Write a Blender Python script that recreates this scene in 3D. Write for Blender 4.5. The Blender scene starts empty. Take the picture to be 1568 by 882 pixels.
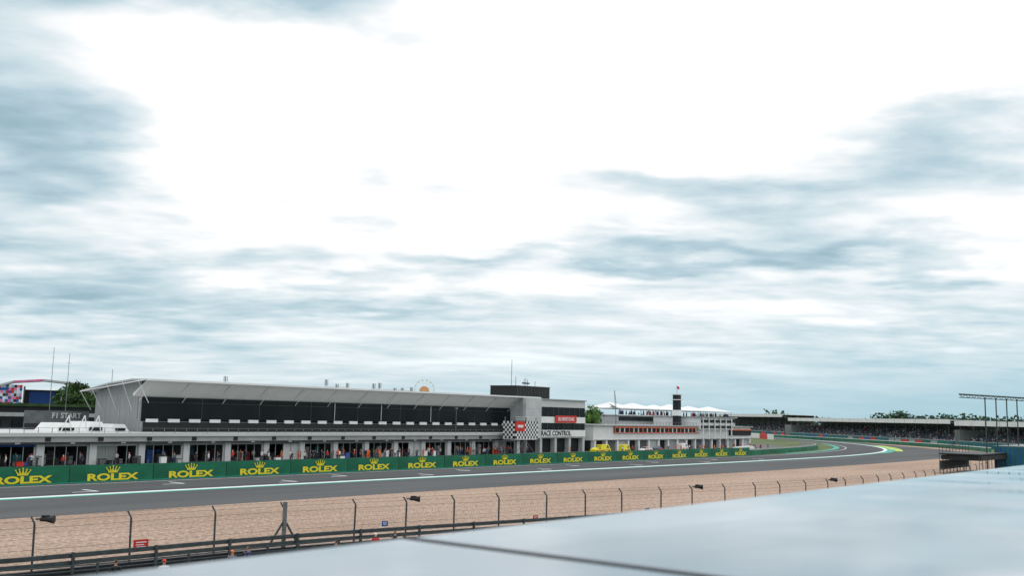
import bpy, bmesh, math, random
from mathutils import Vector, Matrix
random.seed(7)
R=random.random
def U(a,b): return a+(b-a)*random.random()
scene=bpy.context.scene
col=scene.collection
scene.view_settings.view_transform='Standard'
try: scene.view_settings.look='None'
except Exception: pass
scene.view_settings.exposure=0

# ---------------------------------------------------------------- materials
MATS={}
def mat(name,c,rough=.7,var=.12,scale=1.0,metal=0.0,spec=.3,bump=0,stretch=(1,1,1),c2=None,detail=5,fine=0,fscale=8):
    if name in MATS: return MATS[name]
    m=bpy.data.materials.new(name); m.use_nodes=True
    nt=m.node_tree; N=nt.nodes; L=nt.links
    b=N['Principled BSDF']
    b.inputs['Roughness'].default_value=rough
    b.inputs['Metallic'].default_value=metal
    b.inputs['Specular IOR Level'].default_value=spec
    tc=N.new('ShaderNodeTexCoord'); mp=N.new('ShaderNodeMapping'); mp.inputs['Scale'].default_value=stretch
    L.new(tc.outputs['Object'],mp.inputs['Vector'])
    no=N.new('ShaderNodeTexNoise'); no.inputs['Scale'].default_value=scale; no.inputs['Detail'].default_value=detail
    L.new(mp.outputs[0],no.inputs['Vector'])
    cr=N.new('ShaderNodeValToRGB')
    cr.color_ramp.elements[0].position=.3; cr.color_ramp.elements[1].position=.7
    lo=tuple(max(0,x*(1-var)) for x in c); hi=c2 if c2 else tuple(min(1,x*(1+var)) for x in c)
    cr.color_ramp.elements[0].color=(*lo,1); cr.color_ramp.elements[1].color=(*hi,1)
    L.new(no.outputs[0],cr.inputs[0])
    out=cr.outputs[0]
    if fine>0:
        n2=N.new('ShaderNodeTexNoise'); n2.inputs['Scale'].default_value=fscale; n2.inputs['Detail'].default_value=3
        L.new(tc.outputs['Object'],n2.inputs['Vector'])
        mr=N.new('ShaderNodeMapRange'); mr.inputs[1].default_value=.3; mr.inputs[2].default_value=.7
        mr.inputs[3].default_value=1-fine; mr.inputs[4].default_value=1+fine
        L.new(n2.outputs[0],mr.inputs[0])
        vm=N.new('ShaderNodeVectorMath'); vm.operation='SCALE'
        L.new(out,vm.inputs[0]); L.new(mr.outputs[0],vm.inputs['Scale']); out=vm.outputs[0]
    L.new(out,b.inputs['Base Color'])
    if bump>0:
        bp=N.new('ShaderNodeBump'); bp.inputs['Strength'].default_value=bump; bp.inputs['Distance'].default_value=.05
        L.new((n2 if fine>0 else no).outputs[0],bp.inputs['Height']); L.new(bp.outputs[0],b.inputs['Normal'])
    MATS[name]=m; return m

grass=mat('grass',(.07,.12,.035),.95,.35,.08,c2=(.12,.15,.06),fine=.3,fscale=1.5)
asph=mat('asphalt',(.064,.07,.073),.85,.25,.35,stretch=(.03,1.2,1),fine=.08,fscale=3,spec=.2)
runoff=mat('runoff_asphalt',(.078,.083,.086),.88,.25,.15,stretch=(.1,.8,1),fine=.1,fscale=3,spec=.2)
pitasph=mat('pit_asphalt',(.12,.125,.125),.88,.15,.2,fine=.08,spec=.2)
gravel=mat('gravel',(.325,.235,.18),.95,.08,.10,c2=(.39,.29,.23),stretch=(.35,1,1),fine=.4,fscale=3.0,bump=.8,spec=.1)
path=mat('path_asphalt',(.045,.05,.053),.9,.3,.6,fine=.2)
wpaint=mat('white_paint',(.72,.76,.76),.6,.1,.8,fine=.06)
gpaint=mat('green_paint',(.02,.30,.22),.6,.15,.8)
ypaint=mat('lime_paint',(.35,.5,.05),.6,.2,.4)
bgreen=mat('board_green',(.003,.11,.055),.5,.3,.5,stretch=(.4,1,1),c2=(.008,.17,.09))
byel=mat('board_yellow',(.72,.62,.03),.5,.05)
conc=mat('concrete',(.36,.37,.36),.85,.12,.6,fine=.08)
pier=mat('pale_concrete',(.46,.49,.49),.8,.12,.5,fine=.06)
clad=mat('grey_cladding',(.31,.33,.33),.5,.08,.5,stretch=(6,6,.2))
clad2=mat('light_cladding',(.48,.5,.5),.5,.08,.4,stretch=(.3,1,3))
soffit=mat('soffit_panel',(.74,.75,.73),.6,.05,.5,stretch=(2,.3,.3))
white=mat('white_panel',(.72,.74,.74),.5,.06,.5)
fabric=mat('canopy_fabric',(.56,.58,.58),.8,.12,.3)
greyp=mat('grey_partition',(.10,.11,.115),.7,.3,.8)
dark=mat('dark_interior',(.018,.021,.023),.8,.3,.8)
glass=mat('dark_glass',(.008,.013,.015),.25,.4,.25,spec=.18,stretch=(1,1,.5))
black=mat('black_metal',(.016,.018,.02),.5,.2,2)
steel=mat('galvanised_steel',(.2,.21,.215),.5,.2,3,metal=.4)
postm=mat('post_steel',(.05,.065,.07),.6,.25,3)
wirem=mat('wire',(.1,.105,.105),.6,.1,3)
redm=mat('red_paint',(.55,.03,.02),.5,.1,2)
orange=mat('orange',(.75,.16,.03),.6,.15,2)
brick=mat('terracotta_trim',(.6,.17,.1),.6,.15,2)
teal=mat('teal_panel',(.02,.13,.15),.6,.25,.3)
bluem=mat('blue_panel',(.02,.09,.33),.6,.1,2)
yellow=mat('yellow_paint',(.72,.68,.03),.4,.1,2)
rubber=mat('rubber',(.02,.02,.02),.8,.1,3)
skinm=mat('skin',(.42,.25,.18),.6,.08,6)
hairm=mat('hair',(.06,.035,.02),.7,.2,8)
shirtW=mat('shirt_white',(.7,.7,.7),.8,.08,6)
shirtB=mat('shirt_navy',(.03,.05,.12),.8,.2,6)
shirtG=mat('shirt_grey',(.12,.15,.18),.8,.2,6)
shirtO=mat('shirt_orange',(.8,.18,.03),.8,.1,6)
shirtR=mat('shirt_red',(.6,.04,.03),.8,.1,6)
trous=mat('trousers',(.04,.045,.06),.85,.2,6)
leafD=mat('leaf_dark',(.025,.06,.018),.8,.35,.7)
leafM=mat('leaf_mid',(.05,.11,.028),.8,.3,.7)
leafL=mat('leaf_light',(.12,.24,.05),.8,.25,.7)
bark=mat('bark',(.09,.07,.05),.9,.3,3)
ltree=mat('distant_foliage',(.06,.1,.075),.9,.3,.1)
pink=mat('pink_panel',(.75,.08,.3),.5,.1,.5,c2=(.75,.35,.5))
cyan=mat('cyan_panel',(.06,.42,.6),.5,.2,.5,c2=(.65,.75,.8))
seatm=mat('seats',(.05,.09,.11),.8,.5,.5,c2=(.13,.18,.2))

# ---------------------------------------------------------------- mesh builder
class MB:
    def __init__(s): s.v=[];s.f=[];s.m=[];s.mats=[]
    def mi(s,m):
        if m not in s.mats: s.mats.append(m)
        return s.mats.index(m)
    def face(s,pts,m):
        i=len(s.v); s.v+=[tuple(p) for p in pts]; s.f.append(tuple(range(i,i+len(pts)))); s.m.append(s.mi(m))
    def hexa(s,p,m):
        i=len(s.v); s.v+=[tuple(q) for q in p]
        for f in ((3,2,1,0),(4,5,6,7),(0,1,5,4),(1,2,6,5),(2,3,7,6),(3,0,4,7)):
            s.f.append(tuple(i+k for k in f)); s.m.append(s.mi(m))
    def box(s,x0,x1,y0,y1,z0,z1,m):
        s.hexa([(x0,y0,z0),(x1,y0,z0),(x1,y1,z0),(x0,y1,z0),(x0,y0,z1),(x1,y0,z1),(x1,y1,z1),(x0,y1,z1)],m)
    def beam(s,a,b,r,m,n=6,r2=None):
        a=Vector(a);b=Vector(b);d=(b-a)
        if d.length<1e-6:return
        d.normalize(); u=d.cross(Vector((0,0,1)))
        if u.length<.05:u=d.cross(Vector((1,0,0)))
        u.normalize();w=d.cross(u); r2=r if r2 is None else r2
        i=len(s.v)
        for k in range(n):
            t=2*math.pi*k/n+math.pi/4;s.v.append(tuple(a+(u*math.cos(t)+w*math.sin(t))*r))
        for k in range(n):
            t=2*math.pi*k/n+math.pi/4;s.v.append(tuple(b+(u*math.cos(t)+w*math.sin(t))*r2))
        mi=s.mi(m)
        for k in range(n):
            k2=(k+1)%n;s.f.append((i+k,i+k2,i+n+k2,i+n+k));s.m.append(mi)
        s.f.append(tuple(i+k for k in range(n-1,-1,-1)));s.m.append(mi)
        s.f.append(tuple(i+n+k for k in range(n)));s.m.append(mi)
    def prismX(s,prof,x0,x1,m,me=None):
        n=len(prof);i=len(s.v)
        s.v+=[(x0,y,z) for y,z in prof]+[(x1,y,z) for y,z in prof]
        for k in range(n):
            k2=(k+1)%n;s.f.append((i+k,i+k2,i+n+k2,i+n+k));s.m.append(s.mi(m))
        s.f.append(tuple(i+k for k in range(n-1,-1,-1)));s.m.append(s.mi(me or m))
        s.f.append(tuple(i+n+k for k in range(n)));s.m.append(s.mi(me or m))
    def obj(s,name,parent=None,loc=None,rot=0,smooth=False,scale=None):
        me=bpy.data.meshes.new(name);me.from_pydata(s.v,[],s.f)
        for m in s.mats: me.materials.append(m)
        me.polygons.foreach_set('material_index',s.m)
        if smooth: me.polygons.foreach_set('use_smooth',[True]*len(s.f))
        me.update()
        o=bpy.data.objects.new(name,me);col.objects.link(o)
        if parent:o.parent=parent
        if loc:o.location=loc
        o.rotation_euler[2]=rot
        if scale:o.scale=(scale,)*3
        return o
def empty(name,loc=(0,0,0),rot=0):
    e=bpy.data.objects.new(name,None);e.location=loc;e.rotation_euler[2]=rot;e.empty_display_size=.5;col.objects.link(e);return e
def text_mesh(body,size,m,name,bold=.02,ext=.01,sx=1.0):
    c=bpy.data.curves.new(name,'FONT');c.body=body;c.size=size;c.offset=bold;c.extrude=ext;c.align_x='CENTER';c.align_y='CENTER'
    o=bpy.data.objects.new(name+'_tmp',c);col.objects.link(o)
    dg=bpy.context.evaluated_depsgraph_get();dg.update()
    me=bpy.data.meshes.new_from_object(o.evaluated_get(dg))
    bpy.data.objects.remove(o);me.name=name
    me.transform(Matrix.Rotation(math.pi/2,4,'X')@Matrix.Diagonal((sx,1,1,1)))
    me.materials.clear();me.materials.append(m)
    return me
def inst(me,name,loc,parent=None,rot=0,scale=None):
    o=bpy.data.objects.new(name,me);col.objects.link(o);o.location=loc;o.rotation_euler[2]=rot
    if scale:o.scale=(scale,)*3 if not isinstance(scale,tuple) else scale
    if parent:o.parent=parent
    return o
def spline(pts,step=4.0):
    out=[];n=len(pts)
    P=[Vector(p) for p in pts]
    for i in range(n-1):
        p0=P[max(i-1,0)];p1=P[i];p2=P[i+1];p3=P[min(i+2,n-1)]
        k=max(1,int((p2-p1).length/step))
        for j in range(k):
            t=j/k
            out.append(.5*((2*p1)+(p2-p0)*t+(2*p0-5*p1+4*p2-p3)*t*t+(3*p1-p0-3*p2+p3)*t**3))
    out.append(P[-1]);return out
def normals(ps):
    ns=[]
    for i in range(len(ps)):
        d=ps[min(i+1,len(ps)-1)]-ps[max(i-1,0)];d.normalize();ns.append(Vector((-d.y,d.x)))
    return ns
def strip(mb,ps,o1,o2,z,m,i0=0,i1=None):
    ns=normals(ps);i1=len(ps)-1 if i1 is None else i1
    for i in range(i0,i1):
        a=ps[i]+ns[i]*o1;b=ps[i+1]+ns[i+1]*o1;c=ps[i+1]+ns[i+1]*o2;d=ps[i]+ns[i]*o2
        mb.face([(*a,z),(*b,z),(*c,z),(*d,z)],m)
def ribbon_wall(mb,ps,z0,z1,th,m):
    ns=normals(ps)
    for i in range(len(ps)-1):
        a=ps[i];b=ps[i+1];na=ns[i]*th/2;nb=ns[i+1]*th/2
        mb.hexa([(*(a-na),z0),(*(b-nb),z0),(*(b+nb),z0),(*(a+na),z0),(*(a-na),z1),(*(b-nb),z1),(*(b+nb),z1),(*(a+na),z1)],m)

# ---------------------------------------------------------------- ground layers
g=MB();g.face([(-4000,-4000,0),(5000,-4000,0),(5000,5000,0),(-4000,5000,0)],grass);g.obj('ground')
g=MB();g.face([(-150,94.8,.01),(205,94.8,.01),(225,110,.01),(300,124,.01),(330,160,.01),(330,300,.01),(-150,300,.01)],pitasph);g.obj('pit_lane')
C=spline([(-150,88),(0,88),(100,88),(180,87),(240,89),(290,98),(340,118),(390,149),(440,190),(490,243),(560,340)])
runout=spline([(-150,67),(33,67.5),(100,66),(150,63.7),(218,62.8),(270,66),(312,77),(360,108),(420,155),(480,215),(560,320)])
g=MB()
n=120
def resample(ps,n):
    L=[0]
    for i in range(1,len(ps)):L.append(L[-1]+(ps[i]-ps[i-1]).length)
    out=[];j=0
    for k in range(n+1):
        t=L[-1]*k/n
        while j<len(L)-2 and L[j+1]<t:j+=1
        f=(t-L[j])/max(1e-6,L[j+1]-L[j]);out.append(ps[j].lerp(ps[j+1],min(1,f)))
    return out
A=resample(C,n);B=resample(runout,n)
for i in range(n): g.face([(*B[i],.02),(*B[i+1],.02),(*A[i+1],.02),(*A[i],.02)],runoff)
g.obj('runoff_area')
g=MB();strip(g,C,-6.5,6.6,.03,asph);g.obj('race_track')
g=MB()
strip(g,C,-6.8,-5.85,.04,wpaint); strip(g,C,-7.7,-6.8,.04,gpaint)
strip(g,C,4.6,4.8,.04,wpaint)
ns=normals(C)
for i,p in enumerate(C):
    if p.x>40 and p.x<200 and i%3==0:
        q=p+ns[i]*(1.5 if i%2 else -2.5);g.box(q.x,q.x+.3,q.y-1.3,q.y+1.3,.034,.038,wpaint)
        g.box(q.x-2.2,q.x,q.y-1.3,q.y-1.12,.034,.038,wpaint)
i0=[i for i,p in enumerate(C) if p.x>285][0];i1=[i for i,p in enumerate(C) if p.x>345][0]
strip(g,C,-11,-7.7,.044,ypaint,i0,i1); strip(g,C,-9,-6.8,.05,gpaint,i0-6,i0+4)
strip(g,C,6.6,8.2,.044,gpaint,i0-14,i1+2)
g.obj('track_markings')
rub=mat('tyre_marks',(.04,.043,.045),.8,.3,.3)
g=MB()
random.seed(31)
for k in range(18):
    o=U(-5,4);a=random.randint(30,110);b=min(len(C)-2,a+random.randint(10,45));w_=U(.12,.35)
    strip(g,C,o,o+w_,.0345+.0002*k,rub,a,b)
g.obj('tyre_marks')
gout=spline([(-150,52),(0,46.2),(22,44.2),(35.6,43.1),(51.4,39.8),(70,35.6),(88.6,32.6),(110,31.8),(131,32.4),(180,35),(230,40),(290,54),(335,80),(375,112),(430,158),(560,300)])
A=resample(runout,n);B=resample(gout,n)
g=MB()
for i in range(n): g.face([(*B[i],.012),(*B[i+1],.012),(*A[i+1],.012),(*A[i],.012)],gravel)
g.obj('gravel_trap')
g=MB()
k=[i for i,p in enumerate(gout) if p.x<135]
for i in k[:-1]:
    a=gout[i];b=gout[i+1];g.face([(a.x,a.y-25,.008),(b.x,b.y-25,.008),(b.x,b.y,.008),(a.x,a.y,.008)],path)
g.obj('service_path')

# ---------------------------------------------------------------- pit wall and boards
g=MB();g.box(-60,206,94.45,94.75,0,1.35,conc)
x=-20
while x<204: g.beam((x,94.6,1.35),(x,94.6,2.15),.03,steel,4);x+=4
g.obj('pit_wall')
rolex=text_mesh('ROLEX',.9,byel,'letters',bold=.035,sx=1.95)
cm=MB()
cm.box(-.5,.5,-.02,.02,0,.09,byel)
for k in range(5):
    x=(-.7+.35*k);top=.6-.08*abs(k-2)
    xb=-.4+.2*k
    cm.hexa([(xb-.1,-.02,.1),(xb+.1,-.02,.1),(xb+.1,.02,.1),(xb-.1,.02,.1),(x-.02,-.02,top),(x+.02,-.02,top),(x+.02,.02,top),(x-.02,.02,top)],byel)
    cm.beam((x,-.025,top+.04),(x,.025,top+.04),.07,byel,8)
crown_o=cm.obj('crown_tmp');crown=crown_o.data;bpy.data.objects.remove(crown_o)
pb=MB();pb.box(-4.54,4.54,-.06,.06,.05,1.75,bgreen);pb.box(-4.54,4.54,-.08,-.061,.05,.13,gpaint);pb.box(-4.55,-4.5,-.07,-.061,.14,1.75,black)
tmp=pb.obj('tmp');bm_=tmp.data;bpy.data.objects.remove(tmp)
for k in range(-3,17):
    x=55.9+9.12*k
    if x>203:break
    o=inst(bm_,'advertising_board',(x,94.3,0))
    inst(rolex,'lettering',(0,-.075,.5),o); inst(crown,'crown_emblem',(0,-.09,.95),o)
Wl=spline([(206,94.6),(222,96.5),(250,100.5),(275,106),(293,112.5),(305,122)],3)
g=MB();ribbon_wall(g,Wl,0,1.1,.3,bgreen);ribbon_wall(g,[p+Vector((0,.6)) for p in Wl],0,1.35,.2,conc);g.obj('curved_barrier')
g=MB()
for k in range(9): g.box(203+k*2.1,205+k*2.1,96+k*.5,97+k*.5,0,1.6+.2*(k%2),white)
g.obj('barrier_block_stack')
g=MB();ps=spline([(400,172),(430,196),(462,232),(500,280)],6)
for i in range(len(ps)-1): ribbon_wall(g,ps[i:i+2],0,2.2,.4,redm if (i//2)%2 else white)
g.obj('red_and_white_barrier')
g=MB();ps=spline([(318,70),(350,90),(385,120),(430,165),(480,225)],6);ribbon_wall(g,ps,0,1.2,.4,bgreen);ribbon_wall(g,ps,1.2,1.35,.42,white);g.obj('tyre_barrier')

# ---------------------------------------------------------------- pit garage building
pb_=empty('pit_building')
g=MB()
g.box(20,163.9,121.6,142,3.7,4.15,clad2)
g.box(20,163.9,121.9,123.2,3.0,3.7,conc)
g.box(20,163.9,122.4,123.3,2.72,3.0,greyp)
g.box(20,163.9,141.5,142,0,3.7,conc)
g.box(20,163.9,121.9,122,4.75,4.79,steel)
x=20
while x<163: g.box(x,x+.05,121.9,121.98,4.15,4.75,steel);x+=1.75
g.obj('garage_roof',pb_)
g=MB()
for i in range(21):
    x=21.3+7*i
    if x>163: break
    g.box(x-.5,x+.5,123.5,124.2,0,2.72,white)
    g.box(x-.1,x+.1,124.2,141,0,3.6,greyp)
    g.box(x-.35,x+.35,121.8,121.9,3.1,3.6,black)
    g.box(x+3.2,x+3.8,122.3,122.39,2.76,2.96,white)
g.obj('garage_piers',pb_)
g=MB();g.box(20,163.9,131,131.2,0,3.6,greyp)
for i in range(20):
    x=21.3+7*i+.5;x1=x+6.0
    if x1>163.9:break
    g.box(x,x1,123.9,124.05,2.4,2.72,random.choice([white,clad2,clad,bluem if i==5 else clad2]))
    g.box(x,x+.14,123.85,124,0,2.4,white);g.box(x1-.14,x1,123.85,124,0,2.4,white)
    for q in(1.5,3.0,4.5): g.box(x+q,x+q+.07,123.9,123.98,0,2.4,clad2)
    r=R()
    if r<.22: g.box(x+.14,x+3.0,124.0,124.06,0,2.4,clad)
    elif r<.38: g.box(x+3.07,x1-.14,124,124.06,0,2.4,white)
    for j in range(random.randint(7,12)):
        xx=U(x+.2,x1-1.2);yy=U(124.6,129);w=U(.25,1.1);h=U(.5,1.9)
        mm=random.choice([redm,white,white,bluem,teal,clad,clad2,greyp,black,dark,conc])
        g.box(xx,xx+w,yy,yy+.5,0,h,mm)
        g.box(xx+.05,xx+w-.05,yy-.02,yy,h*.55,h*.62,black)
    for j in range(3):
        xx=x+.3+1.9*j
        if R()<.6:g.box(xx,xx+1.7,130.8,130.95,.3+U(0,.6),2.5,random.choice([redm,white,teal,bluem,clad,cyan,dark,dark]))
g.obj('garage_bays',pb_)
g=MB()
for i in range(42):
    x=U(44,162);y=U(120.2,122.8);w=U(.3,1.1);h=U(.5,1.3);mm=random.choice([redm,white,black,bluem,clad,greyp,black,conc,white])
    g.box(x,x+w,y,y+.5,.15,h,mm);g.box(x-.03,x+w+.03,y-.03,y+.53,h,h+.05,black)
    for q in(.05,w-.05): g.beam((x+q,y,.09),(x+q,y+.5,.09),.08,rubber,6)
g.obj('garage_trolleys')
X0=79.5;X1=166
g=MB()
g.prismX([(127.4,4.16),(127.4,5.62),(128,5.62),(128,9.05),(128.1,9.3),(140,9.3),(140,4.16)],X0,X1,clad,clad)
for i in range(9): g.box(X0-.06,X0-.005,128.3+1.3*i,128.38+1.3*i,4.2,9.25,clad2)
g.obj('upper_floor_walls',pb_)
g=MB()
g.box(X0+.1,X1,127.2,127.38,4.18,5.55,black)
g.box(X0+.1,X1-1,127.85,127.98,5.65,9.05,glass)
g.obj('viewing_windows',pb_)
g=MB()
x=X0+.3
i=0
while x<X1-2:
    g.box(x,x+1.85,126.9,127.1,5.5,5.98,white)
    if i%3==0:g.box(x-.9,x-.86,127.78,127.85,5.98,9.0,greyp)
    x+=3.5;i+=1
g.box(X0,X1,127.12,127.4,5.56,5.61,steel)
g.box(X0,X1-1,127.79,127.84,8.3,8.33,greyp)
for xx in (X0+36,X0+47,X0+60): g.box(xx,xx+.08,127.68,127.76,5.98,8.9,white)
g.obj('balcony_trim',pb_)
g=MB()
for seg in range(13):
    xa=78.2+seg*7.1;xb=min(xa+7.085,169.8)
    g.hexa([(xa,125.2,11.2),(xb,125.2,11.2),(xb,128.05,9.1),(xa,128.05,9.1),(xa,125.0,11.26),(xb,125.0,11.26),(xb,128.15,9.45),(xa,128.15,9.45)],soffit)
g.prismX([(124.6,11.28),(124.5,11.52),(128,11.54),(134,11.0),(141.4,9.85),(141.4,9.7),(134,10.8),(128,11.3)],77.8,170,clad2)
g.prismX([(128.2,9.3),(140,9.3),(140,9.7),(134,10.75),(128.2,11.25)],X0+.02,X1,clad)
g.obj('wing_roof',pb_)
g=MB()
for i in range(14):
    x=79+7*i
    if x<168: g.beam((x,127.9,8.3),(x+.0,125.0,10.9),.045,soffit,4)
for y,z in((126,11.2),(130,11.1),(134,10.7),(138,10.1),(141,9.7)):
    g.beam((79.4,y,8.2 if y<130 else 7),(77.6,y,z),.05,white,4)
g.beam((77.7,124.6,11.35),(77.7,141.4,9.7),.08,white,5)
g.box(77.8,170,124.4,124.49,11.26,11.54,white)
g.obj('roof_struts',pb_)
g=MB()
for xc in (118,120.5,123,129.5,131,135,137,139.5,97):
    h=U(1.0,1.9);g.beam((xc,133,10.9),(xc,133,11.2+h),.04,steel,4)
    for j in range(3):
        xx=xc-.35+.3*j;g.box(xx,xx+.06,132.8,132.9,11.2+h*.45,11.2+h,steel)
for xa,xb in((118,123),(129,140)): g.beam((xa,133,11.9),(xb,133,11.9),.025,steel,4)
g.beam((79.5,136,10.3),(79.5,136,13),.04,steel,4)
g.obj('roof_aerials',pb_)

# ---------------------------------------------------------------- race control block
rc=empty('race_control_tower')
g=MB()
g.box(164,186,124,140,3.0,11.0,pier)
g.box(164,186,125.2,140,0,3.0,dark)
for i in range(5): g.box(164+5.3*i,164.8+5.3*i,124,125.1,0,3.0,pier)
g.obj('walls',rc)
g=MB()
def fx(z0,z1,m,xa=169,xb=185.9,y0=123.9): g.box(xa,xb,y0,124.02,z0,z1,m)
g.box(163.2,168.6,123.2,123.99,3.0,11.3,pier)
for zz_ in(5.0,7.0,9.0): g.box(163.2,168.6,123.19,123.2,zz_,zz_+.04,clad)
fx(9.55,10.9,clad2); fx(7.55,9.5,glass); fx(6.2,7.5,white,y0=123.8); fx(4.75,6.15,glass); fx(3.3,4.7,white,y0=123.75)
for i in range(9): fx(7.55,9.5,greyp,169.6+2*i,169.66+2*i,123.82); fx(4.75,6.15,greyp,169.6+2*i,169.66+2*i,123.82)
g.box(163.9,186.3,123.7,140.2,11.01,11.25,clad)
g.obj('facade_bands',rc)
g=MB();g.box(174.2,182.2,123.6,123.75,6.3,7.8,redm);g.obj('red_sign_panel',rc)
inst(text_mesh('SILVERSTONE',1.0,white,'sign_text',bold=.02),'sign_lettering',(178.2,123.58,7.02),rc)
inst(text_mesh('RACE CONTROL',1.45,black,'control_text',bold=.04),'control_lettering',(174.8,123.72,3.98),rc)
g=MB();g.box(168.5,180.8,130,137,11.25,13.9,black);g.box(168.3,181,129.9,137.1,13.9,14.0,steel)
for i in range(12):g.box(168.9+i,168.94+i,129.93,129.99,11.3,13.8,greyp)
for xa,h in((169.5,5.5),(171,2),(174,1.6),(174.6,1.8),(175.2,1.5),(178,1.2)): g.beam((xa,132,14),(xa,132,14+h),.05,black,4)
g.box(173.5,176,132,132.2,14.5,14.8,black)
g.obj('plant_room',rc)
rs=empty('start_line_rostrum')
g=MB()
g.box(152.4,159.6,117.5,120.5,3.0,3.15,white);g.box(152.4,159.6,117.6,120.4,3.15,6.5,black)
for i in range(9):
    for j in range(7):
        g.box(155.4+.47*i,155.4+.47*(i+1)-.003,117.5,117.59,3.2+.47*j,3.2+.47*(j+1)-.003,white if (i+j)%2 else black)
g.box(152.4,155.3,117.4,117.59,4.6,6.45,redm);g.box(153,154.7,117.35,117.39,5.3,5.8,white)
for i in range(6):
    for j in range(3): g.box(152.5+.47*i,152.5+.47*(i+1)-.003,117.5,117.59,3.2+.47*j,3.2+.47*(j+1)-.003,white if (i+j)%2 else black)
for i in range(6):
    for j in range(7): g.box(152.3,152.39,117.6+.47*i,117.6+.47*(i+1)-.003,3.2+.47*j,3.2+.47*(j+1)-.003,white if (i+j)%2 else black)
g.obj('chequered_box',rs)
g=MB()
for x in(152.6,156,159.4):
    for y in(117.8,120.2): g.beam((x,y,0),(x,y,7.3),.09,steel,4)
g.beam((152.6,117.8,7.3),(159.4,117.8,7.3),.05,white,4);g.beam((152.6,117.8,6.9),(159.4,117.8,6.9),.04,white,4)
g.beam((152.6,117.8,0),(156,117.8,3),.05,steel,4);g.beam((159.4,117.8,0),(156,117.8,3),.05,steel,4)
g.obj('frame',rs)
g=MB();g.beam((140,121.8,4.15),(140,121.8,8.6),.05,steel,4);g.box(139.8,140.2,121.6,122,8.5,8.8,steel);g.obj('roof_mast')

# ---------------------------------------------------------------- far pit complex
fb=empty('clubhouse_building')
g=MB()
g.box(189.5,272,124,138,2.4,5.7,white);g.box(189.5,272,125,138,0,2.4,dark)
for i in range(18): g.box(190+4.8*i,190.7+4.8*i,124,125,0,2.4,white)
g.box(189,273,123.4,138.2,5.7,5.95,clad)
for i in range(17):
    if i%3: g.box(190.9+4.8*i,194.6+4.8*i,124.5,124.6,0,2.3,random.choice([clad,clad2,greyp]))
g.obj('walls',fb)
g=MB()
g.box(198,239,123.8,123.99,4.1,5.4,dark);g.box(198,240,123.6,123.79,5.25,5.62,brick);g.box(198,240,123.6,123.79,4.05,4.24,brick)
for i in range(20):g.box(198+2.1*i,198.25+2.1*i,123.6,123.78,4.25,5.25,white if i%3 else brick)
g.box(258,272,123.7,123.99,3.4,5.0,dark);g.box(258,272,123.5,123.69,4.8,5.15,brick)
g.box(190,272,123.8,123.99,2.45,2.6,clad)
g.obj('window_band',fb)
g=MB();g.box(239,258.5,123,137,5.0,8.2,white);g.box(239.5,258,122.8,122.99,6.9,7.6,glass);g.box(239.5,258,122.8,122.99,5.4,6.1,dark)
g.box(238.5,259,122.5,137.2,8.2,8.4,clad)
for i in range(6):g.box(240+3.4*i,240.3+3.4*i,122.6,122.8,2.4,8.2,white)
g.obj('upper_block',fb)
g=MB()
x=190
while x<238: g.box(x,x+.06,123.5,123.56,5.95,6.7,steel);x+=1.6
g.box(190,238,123.5,123.55,6.7,6.75,steel)
g.obj('roof_railing',fb)
g=MB();g.box(236.3,237.9,128,129.6,5.9,12.6,dark);g.box(235.9,238.3,127.6,130,12.6,12.8,white);g.box(236.3,237.9,128,129.6,12.8,14,black);g.box(235.9,238.3,127.6,130,14,14.2,white)
g.box(236.2,238,127.9,129.7,8.5,10,white)
g.beam((237.1,128.8,14.2),(237.1,128.8,16.4),.04,black,4);g.face([(237.1,128.8,16.4),(238.5,128.8,16.1),(238.4,128.8,15.4),(237.1,128.8,15.7)],redm)
g.obj('clock_tower',fb)
tb=empty('hospitality_terrace')
g=MB();g.box(226,296,140,156,0,8.3,clad2);g.box(226,296,139.8,139.99,6.9,8.0,glass);g.box(225.5,296.5,139.5,156,8.3,8.5,white)
g.obj('terrace_block',tb)
g=MB()
random.seed(3)
for k in range(6):
    xa=228+k*11.2;xb=xa+11.2;xm=(xa+xb)/2+U(-1.5,1.5);ym=147;zt=U(11.6,12.1)
    cs=[(xa,140.5,10.3),(xb,140.5,10.3),(xb,153,10.3),(xa,153,10.3)]
    for j in range(4):
        a=Vector(cs[j]);b=Vector(cs[(j+1)%4]);t=Vector((xm,ym,zt));am=a.lerp(t,.5)-Vector((0,0,.2));bm2=b.lerp(t,.5)-Vector((0,0,.2))
        g.face([a,b,bm2,am],white);g.face([am,bm2,t],white)
        g.face([a+Vector((0,0,-.3)),b+Vector((0,0,-.3)),b,a],white)
    for (x,y) in((xa,141),(xb,141)):g.beam((x,y,8.5),(x,y,10.2),.08,steel,4)
g.face([(228,141.2,10.2),(221,140,11.3),(232,146,10.8)],fabric)
g.obj('tensile_canopy',tb)
g=MB()
for k in range(90):
    x=U(228,295);y=U(140.5,143);h=U(1.0,1.35);m_=random.choice([shirtB,black,shirtW,shirtR,shirtB])
    g.beam((x,y,8.5),(x,y,8.5+h*.8),.22,m_,5,.16);g.beam((x,y,8.5+h*.82),(x,y,8.5+h),.1,skinm,5)
g.obj('terrace_guests',tb)
g=MB();g.beam((219,136,0),(217.5,136,14.5),.1,steel,5);g.beam((217.5,136,14.5),(218.6,136,10.5),.03,black,4);g.obj('telescopic_crane_mast')

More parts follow.
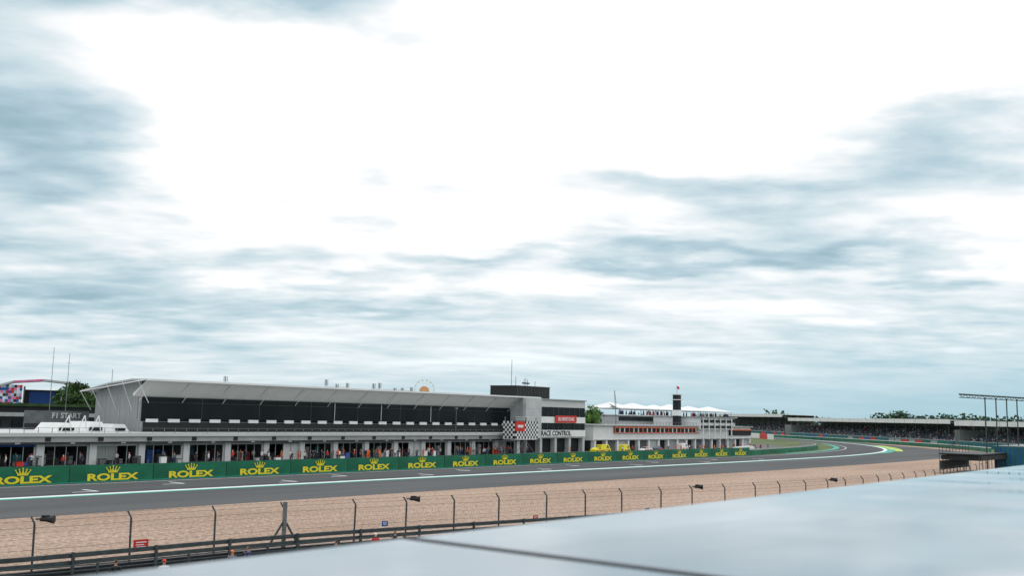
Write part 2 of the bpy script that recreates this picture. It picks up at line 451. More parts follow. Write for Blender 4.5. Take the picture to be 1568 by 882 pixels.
def stand(name,p0,p1,depth,zr,rows=12,zb=1.4,zt=6.0,crowd=.5,hoard=teal,seed=1,colstep=9,roofdrop=.2,fas=1.5):
    random.seed(seed)
    p0=Vector(p0);p1=Vector(p1);d=p1-p0;Ln=d.length
    e=empty(name,(p0.x,p0.y,0),math.atan2(d.y,d.x))
    g=MB();dr=depth/rows
    for r in range(rows):
        y1=-r*dr;z=zb+(zt-zb)*r/(rows-1)
        g.box(0,Ln,y1-dr,y1,z-.6 if r else 0,z,seatm)
    g.obj('seating_tiers',e)
    g=MB();g.box(0,Ln,.15,.4,0,zb+.5,hoard);g.box(0,Ln,.1,.45,zb+.5,zb+.65,clad2)
    x=0
    while x<Ln-6:
        g.box(x+.3,x+5.5,.41,.44,.3,zb+.2,random.choice([hoard,hoard,bgreen,bluem,hoard,clad,redm]));x+=6
    g.obj('front_hoarding',e)
    g=MB()
    g.hexa([(0,-depth-.5,zr-roofdrop-.3),(Ln,-depth-.5,zr-roofdrop-.3),(Ln,1.5,zr-.3),(0,1.5,zr-.3),(0,-depth-.5,zr-roofdrop),(Ln,-depth-.5,zr-roofdrop),(Ln,1.5,zr),(0,1.5,zr)],white)
    g.box(0,Ln,1.51,1.7,zr-fas,zr+.15,white)
    x=0
    while x<=Ln:
        g.beam((x,-depth*.45,0),(x,-depth*.45,zr-.5),.14,steel,5);g.beam((x,-depth*.45,zr-2.6),(x,1.4,zr-1.0),.07,clad2,4)
        g.box(x-.06,x+.06,1.71,1.75,zr-fas,zr+.1,clad);x+=colstep
    g.box(0,Ln,-depth-.5,-depth-.2,0,zr-roofdrop-.3,greyp)
    g.box(-.2,0,-depth-.5,0,0,zt,clad);g.box(Ln,Ln+.2,-depth-.5,0,0,zt,clad)
    g.obj('roof_and_frame',e)
    g=MB();nn=int(Ln*rows*crowd)
    cols=[shirtW,shirtW,shirtB,shirtR,shirtB,shirtG,shirtG,shirtG,bluem,black,shirtG,cyan]
    for k in range(nn):
        r=random.randrange(rows);x=U(0,Ln);y=-r*dr-dr*.5;z=zb+(zt-zb)*r/(rows-1);s=.75
        m_=random.choice(cols)
        g.hexa([(x-.16*s,y-.12,z),(x+.16*s,y-.12,z),(x+.16*s,y+.12,z),(x-.16*s,y+.12,z),(x-.24*s,y-.1,z+.75*s),(x+.24*s,y-.1,z+.75*s),(x+.24*s,y+.1,z+.75*s),(x-.24*s,y+.1,z+.75*s)],m_)
        g.beam((x,y,z+.78*s),(x,y,z+1.0*s),.09*s,skinm if k%2 else hairm,5,.08*s)
    g.obj('seated_crowd',e)
    return e
stand('grandstand',(300,16),(389,96),16,9.0,seed=2,crowd=.6)
stand('grandstand',(391,98),(519,213),16,9.6,seed=5,crowd=.6)
stand('grandstand',(523,218),(640,330),16,11.6,seed=6,crowd=.6)
stand('grandstand',(430,330),(520,420),14,13,seed=8,crowd=.3)

# ---------------------------------------------------------------- scaffold platform + light gantry (right)
e=empty('lighting_gantry',(0,0,0))
g=MB()
for k in range(8):
    p=Vector((180+3.6*k,40.2-.9*k))
    g.beam((p.x,p.y,0),(p.x,p.y,12.3),.11,postm,6)
a=(172,42.2,12.55);b=(215,31.4,12.55)
g.beam(a,b,.14,postm,5);a2=(172,42.2,12.05);b2=(215,31.4,12.05);g.beam(a2,b2,.07,postm,5)
for k in range(24):
    t=k/24;q=Vector(a).lerp(Vector(b),t);q2=Vector(a2).lerp(Vector(b2),(k+.5)/24);g.beam(q,q2,.04,postm,4);g.beam(q2,Vector(a).lerp(Vector(b),(k+1)/24),.04,postm,4)
g.obj('truss_and_masts',e)
e=empty('spectator_platform')
g=MB()
g.box(166,184,38,44,3.0,3.2,black);g.box(166.2,184,38,43.8,2.2,2.9,dark)
for k in range(10):
    g.beam((166+2*k,44,0),(166+2*k,44,4.4),.05,postm,4);g.beam((166+2*k,38.2,0),(166+2*k,38.2,3),.05,postm,4)
    g.beam((166+2*k,44,0),(168+2*k,44,2.2),.035,postm,4)
for z in(3.6,4.0,4.4): g.beam((166,44,z),(184,44,z),.03,postm,4)
g.box(166,184,43.95,44.05,.6,2.0,greyp)
g.obj('deck_frame',e)
g=MB();g.box(184.2,215,31,40,.1,4.2,teal);g.box(184.2,215,30.9,40.1,4.2,4.3,steel)
for k in range(12): g.box(184.15,184.19,31.4+.75*k,31.6+.75*k,.3,4.0,bluem)
g.obj('printed_netting',e)
random.seed(44)

# ---------------------------------------------------------------- near catch fence
FP=resample(gout[0:[i for i,p in enumerate(gout) if p.x>150][0]],600)
posts=[];acc=0;start=[i for i,p in enumerate(FP) if p.x>=22.2][0]
posts.append(FP[start])
spc=4.25
for i in range(start,len(FP)-1):
    acc+=(FP[i+1]-FP[i]).length
    if acc>=spc: posts.append(FP[i+1]);acc-=spc
    if posts[-1].x<40: spc=4.3
    elif posts[-1].x<60: spc=3.6
    else: spc=3.85
pre=[];acc=0
for i in range(start,0,-1):
    acc+=(FP[i-1]-FP[i]).length
    if acc>=4.4: pre.append(FP[i-1]);acc=0
    if len(pre)>5:break
posts=pre[::-1]+posts
H=2.6
fe=empty('catch_fence')
g=MB()
for p in posts:
    jx=U(-.05,.05)
    g.beam((p.x,p.y,0),(p.x+jx,p.y,H-.3),.05,postm,6)
    g.beam((p.x+jx,p.y,H-.3),(p.x+jx-.07,p.y+.2,H),.045,postm,6)
g.obj('steel_posts',fe)
g=MB()
for a,b in zip(posts[:-1],posts[1:]):
    for k in range(9):
        z=.2+k*.24
        sag=U(.0,.03);m_=(a+b)/2
        r=.0045 if k%4 else .0085
        g.beam((a.x,a.y,z),(m_.x,m_.y,z-sag),r,wirem,3);g.beam((m_.x,m_.y,z-sag),(b.x,b.y,z),r,wirem,3)
    for z,o in((H-.2,.1),(H-.02,.19)): g.beam((a.x-.05,a.y+o,z),(b.x-.05,b.y+o,z),.008,wirem,3)
    if a.x<62:
        nv=16
        for j in range(nv):
            q=a.lerp(b,j/nv);q2=a.lerp(b,min(1,(j+3)/nv));q3=a.lerp(b,max(0,(j-3)/nv))
            g.beam((q.x,q.y,.1),(q2.x,q2.y,H-.4),.0022,wirem,3);g.beam((q.x,q.y,.1),(q3.x,q3.y,H-.4),.0022,wirem,3)
g.obj('wire_mesh',fe)
bp=min(posts,key=lambda p:abs(p.x-35.6))
g=MB();dd=Vector((.98,-.18))
g.beam((bp.x,bp.y-.1,0),(bp.x,bp.y-.1,H+.05),.12,steel,8)
for s in(-1,1): g.beam((bp.x+dd.x*1.1*s,bp.y+dd.y*1.1*s-.1,0.02),(bp.x,bp.y-.1,1.7),.06,postm,6)
g.obj('braced_post',fe)
ps=[p for p in FP if -60<p.x<150][::4]
g=MB();ribbon_wall(g,[p+Vector((0,-.25)) for p in ps],0,.28,.3,black)
for z in(.42,.75): ribbon_wall(g,[p+Vector((0,-.45)) for p in ps],z,z+.2,.08,postm)
for p in ps[::2]: g.box(p.x-.06,p.x+.06,p.y-.62,p.y-.5,0,1.0,postm)
g.obj('guard_rail')
ps=[p+Vector((0,-6.2)) for p in FP if -30<p.x<60][::4]
g=MB()
for z in(.3,.55,.8,1.05,1.25): ribbon_wall(g,ps,z,z+.045,.04,postm)
ribbon_wall(g,ps,.02,.25,.1,black)
for p in ps[::2]: g.box(p.x-.04,p.x+.04,p.y-.04,p.y+.04,0,1.35,postm)
g.obj('pedestrian_fence')
def px_post(x): return min(posts,key=lambda p:abs(p.x-x))
for x in(22.2,43.6,67.2,88.5):
    p=px_post(x);e=empty('loudspeaker',(p.x,p.y,0),math.radians(-50))
    g=MB()
    g.beam((0,0,2.5),(.25,0,2.52),.04,postm,6)
    g.beam((.2,0,2.5),(.45,0,2.5),.09,black,8,.1);g.beam((.45,0,2.5),(.8,0,2.5),.1,black,10,.19)
    g.box(.25,.6,-.03,.03,2.58,2.68,black)
    g.obj('horn_and_bracket',e)
def sign(name,x,z,w,h,m,stripe=white):
    i=min(range(len(FP)),key=lambda i:abs(FP[i].x-x));p=FP[i];d=(FP[i+3]-FP[i-3]).normalized()
    e=empty(name,(p.x,p.y-.06,z),math.atan2(d.y,d.x))
    g=MB();g.box(-w/2,w/2,-.015,.015,-h/2,h/2,m);g.obj('plate',e)
    g=MB();g.box(-w*.36,w*.36,-.02,-.016,h*.2,h*.3,stripe);g.box(-w*.3,w*.3,-.02,-.016,-.22*h,-.14*h,stripe);g.box(-w*.36,w*.2,-.02,-.016,-.02*h,.06*h,stripe);g.obj('printed_text',e)
sign('warning_sign',27.9,1.0,.75,.5,redm)
sign('information_sign',42.2,1.15,.4,.3,bluem)
sign('warning_sign',53.5,.95,.4,.3,redm)
sign('information_sign',63.5,1.0,.4,.28,bluem)

# ---------------------------------------------------------------- people
def person_mesh(name,shirt,trou,cap=None,arms='down',lean=0):
    V=[];E=[];RD=[]
    def v(x,y,z,r): V.append((x,y,z));RD.append(r);return len(V)-1
    def ch(a,*ids):
        p=a
        for q in ids:E.append((p,q));p=q
        return p
    pel=v(0,0,.95,.135);wa=v(0,.01,1.08,.12);cht=v(0,0,1.28,.15);nk=v(0,.01,1.48,.06);h0=v(0,-.01,1.57,.075);h1=v(0,-.015,1.66,.095);h2=v(0,0,1.72,.075)
    ch(pel,wa,cht,nk,h0,h1,h2)
    for s in(-1,1):
        hp=v(.1*s,0,.88,.095);kn=v(.12*s,-.02,.5,.06);an=v(.12*s,.02,.09,.042);to=v(.13*s,-.15,.04,.035)
        ch(pel,hp,kn,an,to)
        sh=v(.19*s,.01,1.4,.062)
        if arms=='down' or (arms=='up1' and s>0):
            el=v(.25*s,.03,1.13,.045);wr=v(.25*s,-.06,.88,.03);pa=v(.25*s,-.08,.8,.03);dx,dy,dz=0,-.02,-1
        else:
            el=v(.26*s,-.12,1.2,.045);wr=v(.1*s,-.3,1.3,.03);pa=v(.07*s,-.34,1.36,.03);dx,dy,dz=-.3*s,-.3,.8
        ch(cht,sh,el,wr,pa)
        px,py,pz=V[pa]
        for f,(off,ln) in enumerate(((-.024,.07),(-.008,.08),(.008,.075),(.024,.06))):
            a=v(px+dx*.03,py+off,pz+dz*.03,.009);b=v(px+dx*ln*.7,py+off+dy*ln,pz+dz*ln,.008);c=v(px+dx*(ln+.03)+.0,py+off-.012,pz+dz*(ln+.03),.007)
            ch(pa,a,b,c)
        a=v(px-.02*s,py-.035,pz+dz*.02,.01);b=v(px-.025*s,py-.05,pz+dz*.05,.008);ch(wr,a,b)
    me=bpy.data.meshes.new(name+'_src')
    bm=bmesh.new();lay=bm.verts.layers.skin.verify();bv=[bm.verts.new(p) for p in V]
    for i,b in enumerate(bv): b[lay].radius=(RD[i],RD[i]*(.78 if i in(0,1,2) else 1));b[lay].use_root=(i==0)
    for a,b in E:bm.edges.new((bv[a],bv[b]))
    bm.to_mesh(me);bm.free()
    o=bpy.data.objects.new(name+'_src',me);col.objects.link(o)
    o.modifiers.new('s','SKIN');ss=o.modifiers.new('b','SUBSURF');ss.levels=1;ss.render_levels=1
    dg=bpy.context.evaluated_depsgraph_get();dg.update()
    nm=bpy.data.meshes.new_from_object(o.evaluated_get(dg));bpy.data.objects.remove(o)
    nm.name=name
    nm.materials.clear()
    for m in(skinm,shirt,trou,cap or hairm,rubber):nm.materials.append(m)
    for p in nm.polygons:
        c=p.center;z=c.z;p.use_smooth=True
        if z>1.5:
            k=3 if (z>1.68 or (c.y>.03 and z>1.58)) else 0
        elif z>.93: k=0 if (abs(c.x)>.2 and z<1.12 or c.y<-.2) else 1
        elif abs(c.x)>.215 and z>.65: k=0
        elif z>.1:k=2
        else:k=4
        if z<=1.5 and z>1.44 and abs(c.x)<.07:k=0
        p.material_index=k
    bm=bmesh.new();bm.from_mesh(nm)
    def blob(x,y,z,r,mi):
        rr=bmesh.ops.create_icosphere(bm,subdivisions=1,radius=r,matrix=Matrix.Translation((x,y,z)))
        for vv in rr['verts']:
            for f in vv.link_faces:f.material_index=mi
    blob(0,-.115,1.63,.018,0);blob(-.035,-.1,1.655,.011,4);blob(.035,-.1,1.655,.011,4);blob(-.1,0,1.64,.022,0);blob(.1,0,1.64,.022,0);blob(0,-.1,1.59,.014,3 if not cap else 0)
    if cap:
        rr=bmesh.ops.create_cone(bm,cap_ends=True,segments=12,radius1=.085,radius2=.08,depth=.015,matrix=Matrix.Translation((0,-.1,1.7)))
        for vv in rr['verts']:
            for f in vv.link_faces:f.material_index=3
    bm.to_mesh(nm);bm.free()
    return nm
PM=[person_mesh('figure_a',shirtO,shirtO),person_mesh('figure_b',shirtW,trous,cap=shirtR),person_mesh('figure_c',shirtB,trous,arms='up1'),
    person_mesh('figure_d',shirtR,trous,cap=shirtW),person_mesh('figure_e',shirtG,shirtB,cap=shirtO,arms='up'),person_mesh('figure_f',black,trous)]
random.seed(11)
for (x,y,k,r) in((24.0,36.2,1,2.6),(27.6,36.6,4,2.9),(28.9,37.2,2,3.3),(36.6,37.0,3,2.7),(38.0,37.0,2,3.4),(22.6,37.4,5,2.9),(33.2,36.2,5,3.1)):
    inst(PM[k],'spectator',(x,y,.008),rot=r,scale=.84)
for i in range(150):
    x=random.choice([U(45,165),U(95,162)]);y=U(118.5,123.3) if i%3 else U(124.3,126);k=random.choice([1,1,2,4,5,0,3,5,2,1])
    inst(PM[k],'pit_crew_member',(x,y,.012),rot=U(0,6.28),scale=U(.82,.97))
for i in range(30):
    inst(PM[random.choice([0,0,3,5,1,2])],'track_marshal',(U(165,262),U(112,122),.012),rot=U(0,6.28),scale=.88)

# ---------------------------------------------------------------- vehicles
def car(name,loc,rot,body,van=False,s=.8):
    e=empty(name,loc,rot);e.scale=(s,s,s)
    g=MB()
    if van: prof=[(-2.5,.35),(2.4,.35),(2.5,.9),(2.1,1.15),(1.5,2.1),(-2.4,2.15),(-2.5,1.9)]
    else: prof=[(-2.2,.35),(2.2,.35),(2.25,.65),(2.0,.85),(1.0,.98),(.35,1.42),(-.9,1.45),(-1.7,1.05),(-2.2,.98)]
    w=.9
    n=len(prof);i=len(g.v)
    for sgn in(-1,1):
        for(x,z) in prof:g.v.append((x,sgn*(w-(.18 if z>1.2 else 0)),z))
    mi=g.mi(body)
    for k in range(n):
        k2=(k+1)%n;g.f.append((i+k,i+k2,i+n+k2,i+n+k));g.m.append(mi)
    g.f.append(tuple(range(i,i+n)));g.m.append(mi);g.f.append(tuple(range(i+2*n-1,i+n-1,-1)));g.m.append(mi)
    g.obj('body',e)
    g=MB()
    zt=1.95 if van else 1.38;zb=1.25 if van else 1.0
    for sgn in(-1,1):
        yo=sgn*(w-.17+.01);yb=sgn*(w-.02+.02)
        segs=[(.4,1.5)] if van else [(-1.35,-.3),(-.25,.75)]
        for a,b in segs: g.face([(a,yb,zb),(b,yb,zb),(b-.35,yo+sgn*.02,zt),(a+.15,yo+sgn*.02,zt)],glass)
    if van:g.face([(2.1,-.7,1.2),(2.1,.7,1.2),(1.56,.62,2.05),(1.56,-.62,2.05)],glass)
    else:
        g.face([(1.03,-.75,1.0),(1.03,.75,1.0),(.4,.68,1.41),(.4,-.68,1.41)],glass)
    g.box(-.2,.1,-.4,.4,2.16 if van else 1.46,2.3 if van else 1.58,orange)
    g.obj('windows_and_lightbar',e)
    g=MB()
    for x in(-1.45,1.45):
        for sgn in(-1,1):g.beam((x,sgn*.72,.34),(x,sgn*.93,.34),.34,rubber,14);g.beam((x,sgn*.93,.34),(x,sgn*.945,.34),.18,steel,10)
    g.obj('wheels',e)
    g=MB()
    for sgn in(-1,1):g.box(-2.0,2.0,sgn*.905-.006,sgn*.905+.006,.55,.75,redm)
    g.obj('side_stripe',e)
car('safety_car',(181,117.5,.012),.1,yellow)
car('rescue_van',(186,119,.012),.05,yellow,van=True)
car('recovery_van',(193,118,.012),.2,yellow,van=True)
car('medical_car',(199,116,.012),3.1,white)
car('course_car',(208,118,.012),.1,shirtG)
car('service_van',(222,119,.012),.1,white,van=True)

# ---------------------------------------------------------------- trees
def tree(name,loc,h,rad,mats,seed,nclump=70,leaf=.3,trunk=.3):
    random.seed(seed)
    e=empty(name,loc)
    g=MB();tz=h*.35
    g.beam((0,0,0),(.1,.05,tz),trunk,bark,8,trunk*.65);g.beam((.1,.05,tz),(0,0,h*.75),trunk*.65,bark,7,trunk*.2)
    cl=[]
    for k in range(nclump):
        u=U(-1,1);a=U(0,6.283);rr=(R()**.45)
        x=rad*rr*math.sqrt(1-u*u)*math.cos(a)*U(.8,1.15);y=rad*rr*math.sqrt(1-u*u)*math.sin(a)*U(.8,1.15);z=h*.6+h*.4*rr*u*U(.85,1.05)
        cl.append((x,y,max(z,h*.18)))
    for c in cl[::6]: g.beam((.05,0,tz*U(.8,1.5)),(c[0]*.85,c[1]*.85,c[2]*.95),trunk*.3,bark,5,.03)
    g.obj('trunk_and_limbs',e)
    g=MB()
    for c in cl:
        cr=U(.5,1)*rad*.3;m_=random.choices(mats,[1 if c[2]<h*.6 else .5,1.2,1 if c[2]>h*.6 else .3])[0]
        for j in range(45):
            p=Vector((random.gauss(0,.5),random.gauss(0,.5),random.gauss(0,.4)))*cr+Vector(c)
            a=Vector((U(-1,1),U(-1,1),U(-1,1))).normalized();b=a.cross(Vector((U(-1,1),U(-1,1),U(-1,1)))).normalized()
            s=leaf*U(.6,1.3)
            g.face([p-a*s,p-b*s*.6,p+a*s,p+b*s*.6],m_)
    g.obj('foliage',e)
M3=[leafD,leafM,leafL]
tree('broadleaf_tree',(122.5,225,0),13.2,4.8,[leafD,leafM,leafM],1,130,.34)
tree('broadleaf_tree',(133,238,0),11.8,4.0,[leafD,leafD,leafM],2,70)
tree('broadleaf_tree',(141,245,0),10.2,3.2,[leafD,leafD,leafM],3,50)
tree('broadleaf_tree',(211,138.5,0),10.4,3.0,[leafM,leafL,leafL],4,90,.25)
tree('broadleaf_tree',(214.5,141,0),8,2.4,[leafM,leafL,leafL],5,60,.25)
random.seed(21)
g=MB()
def blobrow(x0,y0,x1,y1,n,hlo,hhi,wd):
    for k in range(n):
        t=(k+R())/n;cx=x0+(x1-x0)*t;cy=y0+(y1-y0)*t;h=U(hlo,hhi)*(.75+.25*math.sin(k*.7)+.1*math.sin(k*2.1))
        for j in range(70):
            p=Vector((cx+random.gauss(0,wd),cy+random.gauss(0,wd),h*(R()**.6)))
            a=Vector((U(-1,1),U(-1,1),U(-1,1))).normalized();b=a.cross(Vector((U(-1,1),U(-1,1),U(-1,1)))).normalized();s=U(.7,1.8)
            g.face([p-a*s,p-b*s,p+a*s,p+b*s],random.choice([ltree,ltree,ltree,leafM]))
blobrow(1130,610,1350,560,10,12,15,4)
blobrow(1020,330,1160,190,80,15,20,5)
blobrow(900,395,925,380,8,14,20,3.5)
blobrow(1040,320,1060,300,10,19,24,4)
blobrow(850,520,1400,-100,90,10,14,7)
blobrow(120,330,210,330,40,8,10,4)
g.obj('distant_treeline')

# ---------------------------------------------------------------- left background
e=empty('festival_stage',(129.5,254,0),math.radians(-28));e.scale=(.85,.85,1)
g=MB()
for x in(-12,-5,5,12):
    for y in(-4,4): g.beam((x,y,0),(x,y,12.3),.2,steel,4)
g.obj('towers',e)
g=MB()
pts=[(-13,12.2),(-8,13.6),(0,14.2),(8,13.6),(13,12.2)]
for i,(a,b) in enumerate(zip(pts[:-1],pts[1:])):
    g.hexa([(a[0],-5,a[1]-.5),(b[0],-5,b[1]-.5),(b[0],5,b[1]-.5),(a[0],5,a[1]-.5),(a[0],-5,a[1]),(b[0],-5,b[1]),(b[0],5,b[1]),(a[0],5,a[1])],pink if i%2 else clad2)
g.obj('arched_roof',e)
g=MB();g.box(-5.2,5.2,2,2.3,2,11.5,black)
random.seed(9)
for xa in(-12,5.4):
    for i in range(9):
        for j in range(9):
            g.box(xa+.73*i,xa+.73*i+.72,-4.4,-4.1,6+.73*j,6.72+.73*j,random.choice([pink,cyan,white,redm,teal,cyan,bluem,pink,black]))
g.box(-14,14,-5,5,0,2,black);g.box(-3.6,3.6,1.7,1.9,7.5,11,bluem)
g.obj('screens_and_deck',e)
e=empty('paddock_building')
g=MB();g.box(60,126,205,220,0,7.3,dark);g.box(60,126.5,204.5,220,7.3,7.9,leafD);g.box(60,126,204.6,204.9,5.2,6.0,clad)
for i in range(15): g.box(60+4.3*i,62+4.3*i,204.7,204.95,2,4.6,glass)
g.obj('low_block',e)
e=empty('hospitality_unit')
g=MB()
for (xa,w,h) in((67,3.6,1.1),(71.2,3.4,1.3),(75,3.0,1.0)):
    g.hexa([(xa,128,4.16),(xa+w,128,4.16),(xa+w,133,4.16),(xa,133,4.16),(xa+.9,128.5,4.16+h),(xa+w-.5,128.5,4.16+h),(xa+w-.5,133,4.16+h),(xa+.9,133,4.16+h)],white)
    g.box(xa+.9,xa+w-.7,127.9,128.1,4.3,4.3+h*.35,glass)
for x in(68.0,70.2,72.2):
    g.beam((x,127.8,4.16),(x+1.0,127.8,6.3),.08,white,5);g.beam((x+1.0,127.8,6.3),(x+1.4,127.8,4.16),.08,white,5)
g.obj('white_canopies',e)
g=MB();g.box(69,78.5,139.8,140,4.16,6.8,greyp);g.box(69,78.5,139.7,139.79,4.2,5.0,black);g.obj('banner_wall',e)
inst(text_mesh('F1 START',1.05,clad2,'banner_text',bold=.02),'banner_lettering',(75,139.65,6.1),e)
for (x,y,h) in((99.5,192,19),(102.5,191.5,18),(92,150,9)):
    e=empty('flag_mast',(x,y,0));g=MB();g.beam((0,0,0),(0,0,h),.09,steel,6,.04);g.beam((-.5,0,h-2),(.5,0,h-2),.03,steel,4);g.obj('pole',e)
e=empty('ferris_wheel',(294,273,0),math.radians(-52))
g=MB();cz=17.3;rr=3.9
for off in(-.4,.4):
    for k in range(28):
        a=2*math.pi*k/28;b=2*math.pi*(k+1)/28
        g.beam((rr*math.cos(a),off,cz+rr*math.sin(a)),(rr*math.cos(b),off,cz+rr*math.sin(b)),.06,white,4)
    for k in range(14):
        a=2*math.pi*k/14;g.beam((0,off,cz),(rr*math.cos(a),off,cz+rr*math.sin(a)),.04,white,4)
    g.beam((-3,off*3,0),(0,off,cz),.2,white,5);g.beam((3,off*3,0),(0,off,cz),.2,white,5)
for k in range(14):
    a=2*math.pi*k/14;x=rr*math.cos(a);z=cz+rr*math.sin(a);g.box(x-.2,x+.2,-.3,.3,z-.55,z-.15,white if k%2 else yellow)
sunc=mat('pale_orange',(.8,.42,.18),.6,.1,2)
g.beam((0,-.6,cz-.8),(0,.6,cz-.8),2.0,sunc,20)
g.obj('wheel_and_legs',e)

# ---------------------------------------------------------------- stand the photographer is on
ledge=bpy.data.materials.new('glossy_roof_sheet');ledge.use_nodes=True
nt=ledge.node_tree;N=nt.nodes;L=nt.links;b=N['Principled BSDF']
b.inputs['Metallic'].default_value=.85
tc=N.new('ShaderNodeTexCoord')
mp=N.new('ShaderNodeMapping');mp.inputs['Rotation'].default_value=(0,0,.9);mp.inputs['Scale'].default_value=(.3,1.1,1);L.new(tc.outputs['Object'],mp.inputs[0])
no=N.new('ShaderNodeTexNoise');no.inputs['Scale'].default_value=.8;no.inputs['Detail'].default_value=3
L.new(mp.outputs[0],no.inputs['Vector'])
mr=N.new('ShaderNodeMapRange');mr.inputs[1].default_value=.35;mr.inputs[2].default_value=.7;mr.inputs[3].default_value=.16;mr.inputs[4].default_value=.04
L.new(no.outputs[0],mr.inputs[0]);L.new(mr.outputs[0],b.inputs['Roughness'])
cr=N.new('ShaderNodeValToRGB');cr.color_ramp.elements[0].position=.34;cr.color_ramp.elements[1].position=.62;cr.color_ramp.elements[0].color=(.17,.235,.285,1);cr.color_ramp.elements[1].color=(.36,.45,.53,1)
L.new(no.outputs[0],cr.inputs[0]);L.new(cr.outputs[0],b.inputs['Base Color'])
n2=N.new('ShaderNodeTexNoise');n2.inputs['Scale'].default_value=.6;n2.inputs['Detail'].default_value=1;L.new(tc.outputs['Object'],n2.inputs['Vector'])
bp_=N.new('ShaderNodeBump');bp_.inputs['Strength'].default_value=.5;bp_.inputs['Distance'].default_value=.08;L.new(n2.outputs[0],bp_.inputs['Height']);L.new(bp_.outputs[0],b.inputs['Normal'])
e=empty('viewing_stand_roof')
g=MB()
edges=[-20,3.0,26,60]
for a,b2 in zip(edges[:-1],edges[1:]):
    g.box(a+.012,b2-.012,-6,2.85,6.93,7.0,ledge)
g.obj('roof_sheets',e)
g=MB();g.box(-20,60,-6,2.8,6.8,6.9,black)
for a in edges[1:-1]: g.box(a-.02,a+.02,-6,2.86,6.91,7.004,black)
for x in range(-18,60,6): g.box(x,x+.3,-5,-4.7,0,6.8,steel);g.box(x,x+.3,1.8,2.1,0,6.8,steel)
g.box(-20,60,-5.2,-5,0,6.8,clad)
g.obj('roof_frame',e)

# ---------------------------------------------------------------- world
w=bpy.data.worlds.new('World');scene.world=w;w.use_nodes=True
nt=w.node_tree;N=nt.nodes;L=nt.links
for n_ in list(N):N.remove(n_)
def mth(op,a,b=None,c=None,clamp=False):
    n_=N.new('ShaderNodeMath');n_.operation=op;n_.use_clamp=clamp
    for i,v_ in enumerate((a,b,c)):
        if v_ is None:continue
        if isinstance(v_,(int,float)):n_.inputs[i].default_value=v_
        else:L.new(v_,n_.inputs[i])
    return n_.outputs[0]
tc=N.new('ShaderNodeTexCoord');sx=N.new('ShaderNodeSeparateXYZ');L.new(tc.outputs['Generated'],sx.inputs[0])
x,y,z=sx.outputs
ca,sa=math.cos(math.radians(38)),math.sin(math.radians(38))
fw=mth('ADD',mth('MULTIPLY',x,ca),mth('MULTIPLY',y,sa));lf=mth('SUBTRACT',mth('MULTIPLY',y,ca),mth('MULTIPLY',x,sa))
az0=mth('MULTIPLY',mth('ARCTAN2',lf,fw),57.2958);el0=mth('MULTIPLY',mth('ARCSINE',z),57.2958)
zz=mth('ADD',mth('MAXIMUM',z,0),.11)
cx=N.new('ShaderNodeCombineXYZ');L.new(mth('DIVIDE',fw,zz),cx.inputs[0]);L.new(mth('DIVIDE',lf,zz),cx.inputs[1])
def noise(sc,det,rough,dist=0,off=0,vec=None,st=.58):
    n_=N.new('ShaderNodeTexNoise');n_.inputs['Scale'].default_value=sc;n_.inputs['Detail'].default_value=det;n_.inputs['Roughness'].default_value=rough;n_.inputs['Distortion'].default_value=dist
    m_=N.new('ShaderNodeMapping');m_.inputs['Location'].default_value=(off,off*1.7,off*.3);m_.inputs['Scale'].default_value=(1,st,1);m_.inputs['Rotation'].default_value=(0,0,.1)
    L.new(vec or cx.outputs[0],m_.inputs[0]);L.new(m_.outputs[0],n_.inputs['Vector']);return n_.outputs[0]
f1=noise(1.8,8,.5,.35,3.1);f2=noise(4.6,7,.5,.3,9.7,st=.6);wa=noise(2.2,4,.5,0,17,st=.9);wb=noise(2.8,5,.5,0,23,st=.8)
az=mth('ADD',az0,mth('MULTIPLY',mth('SUBTRACT',wa,.5),22));el=mth('ADD',el0,mth('MULTIPLY',mth('SUBTRACT',wb,.5),9))
tot=None
blobs=[(25,23.8,14,2.8,.95),(12,22.3,5,1.6,.35),(30,18.5,7,3,.5),(28,13.0,7,2.6,.7),(30,9,8,2.4,.4),(-9,13.4,5,1.4,.42),(-16,11.8,10,1.5,.4),(-27,15.0,6,2.0,.55),(-3,9.3,17,.9,.38),(-22,9.2,10,1.2,.36),(25,5.4,12,1.6,.42),(8,6.8,10,.9,.32),(-24,5.2,10,1.4,.3),(9,13.6,3.5,1.0,.24),(180,20,70,30,.3),
 (-7,20,19,5,-.5),(8,16.5,13,3.5,-.35)]
for a0,e0,s1,s2,wt in blobs:
    q=mth('ADD',mth('POWER',mth('ABSOLUTE',mth('DIVIDE',mth('SUBTRACT',az,a0),s1)),2),mth('POWER',mth('ABSOLUTE',mth('DIVIDE',mth('SUBTRACT',el,e0),s2)),2))
    g_=mth('MULTIPLY',mth('POWER',2.71828,mth('MULTIPLY',q,-1)),wt)
    tot=g_ if tot is None else mth('ADD',tot,g_)
nz=mth('ADD',mth('MULTIPLY',mth('SUBTRACT',f1,.5),1.5),mth('MULTIPLY',mth('SUBTRACT',f2,.5),.8))
hz=mth('POWER',2.71828,mth('MULTIPLY',mth('MAXIMUM',el0,0),-.14))
calm=mth('SUBTRACT',1,mth('MULTIPLY',mth('POWER',2.71828,mth('MULTIPLY',mth('MAXIMUM',el0,0),-.35)),.7))
d=mth('ADD',mth('ADD',tot,mth('MULTIPLY',nz,calm)),.10)
d=mth('ADD',d,mth('MULTIPLY',hz,.34))
cr=N.new('ShaderNodeValToRGB');e_=cr.color_ramp.elements
e_[0].position=0;e_[0].color=(1.28,1.29,1.3,1);e_[1].position=1;e_[1].color=(.33,.48,.56,1)
for p_,c_ in((.2,(1.05,1.06,1.07,1)),(.32,(.92,.95,.965,1)),(.48,(.74,.83,.87,1)),(.75,(.49,.64,.71,1))):
    k=e_.new(p_);k.color=c_
cr.color_ramp.interpolation='LINEAR'
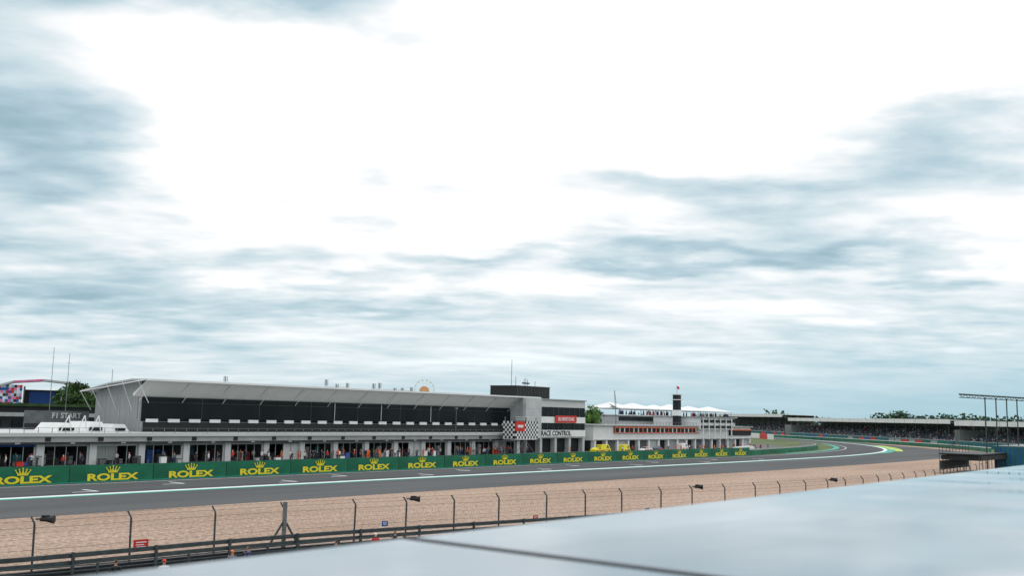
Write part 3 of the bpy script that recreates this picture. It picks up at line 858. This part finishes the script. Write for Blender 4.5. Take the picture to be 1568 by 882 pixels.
L.new(d,cr.inputs[0])
mx=N.new('ShaderNodeMix');mx.data_type='RGBA'
side=mth('ADD',.6,mth('MULTIPLY',az0,-.013));side=mth('MINIMUM',mth('MAXIMUM',side,.35),.95)
L.new(mth('MULTIPLY',mth('POWER',2.71828,mth('MULTIPLY',mth('POWER',mth('MULTIPLY',mth('MAXIMUM',el0,0),.22),2),-1)),side),mx.inputs[0]);L.new(cr.outputs[0],mx.inputs[6]);mx.inputs[7].default_value=(.37,.60,.70,1)
sky=N.new('ShaderNodeTexSky');sky.sky_type='NISHITA';sky.sun_disc=False;SE,SA=math.radians(58),math.radians(-25)
sky.sun_elevation=SE;sky.sun_rotation=math.pi/2-SA
b1=N.new('ShaderNodeBackground');L.new(sky.outputs[0],b1.inputs[0]);b1.inputs[1].default_value=.1
b2_=N.new('ShaderNodeBackground');L.new(mx.outputs[2],b2_.inputs[0]);b2_.inputs[1].default_value=1.03
ms=N.new('ShaderNodeMixShader');ms.inputs[0].default_value=.95;L.new(b1.outputs[0],ms.inputs[1]);L.new(b2_.outputs[0],ms.inputs[2])
ow=N.new('ShaderNodeOutputWorld');L.new(ms.outputs[0],ow.inputs[0])
sl=bpy.data.lights.new('sun','SUN');sl.energy=1.2;sl.angle=math.radians(15);sl.color=(1,.97,.93)
so=bpy.data.objects.new('sun',sl);col.objects.link(so)
dv=Vector((math.cos(SA)*math.cos(SE),math.sin(SA)*math.cos(SE),math.sin(SE)))
so.rotation_euler=dv.to_track_quat('Z','Y').to_euler();so.location=(0,0,60)

# ---------------------------------------------------------------- camera
cam=bpy.data.cameras.new('camera');co=bpy.data.objects.new('camera',cam);col.objects.link(co)
cam.lens=35;cam.sensor_width=36;cam.clip_start=.05;cam.clip_end=9000
th=math.radians(7.33);ya=math.radians(38);rl=.022
f=Vector((math.cos(ya)*math.cos(th),math.sin(ya)*math.cos(th),math.sin(th)))
r0=f.cross(Vector((0,0,1))).normalized();u0=r0.cross(f)
rt=r0*math.cos(rl)+u0*math.sin(rl);up=u0*math.cos(rl)-r0*math.sin(rl)
M=Matrix((( rt.x,up.x,-f.x,0),(rt.y,up.y,-f.y,0),(rt.z,up.z,-f.z,7.5),(0,0,0,1)))
co.matrix_world=M
cam.dof.use_dof=True;cam.dof.focus_distance=120;cam.dof.aperture_fstop=1.8
scene.camera=co
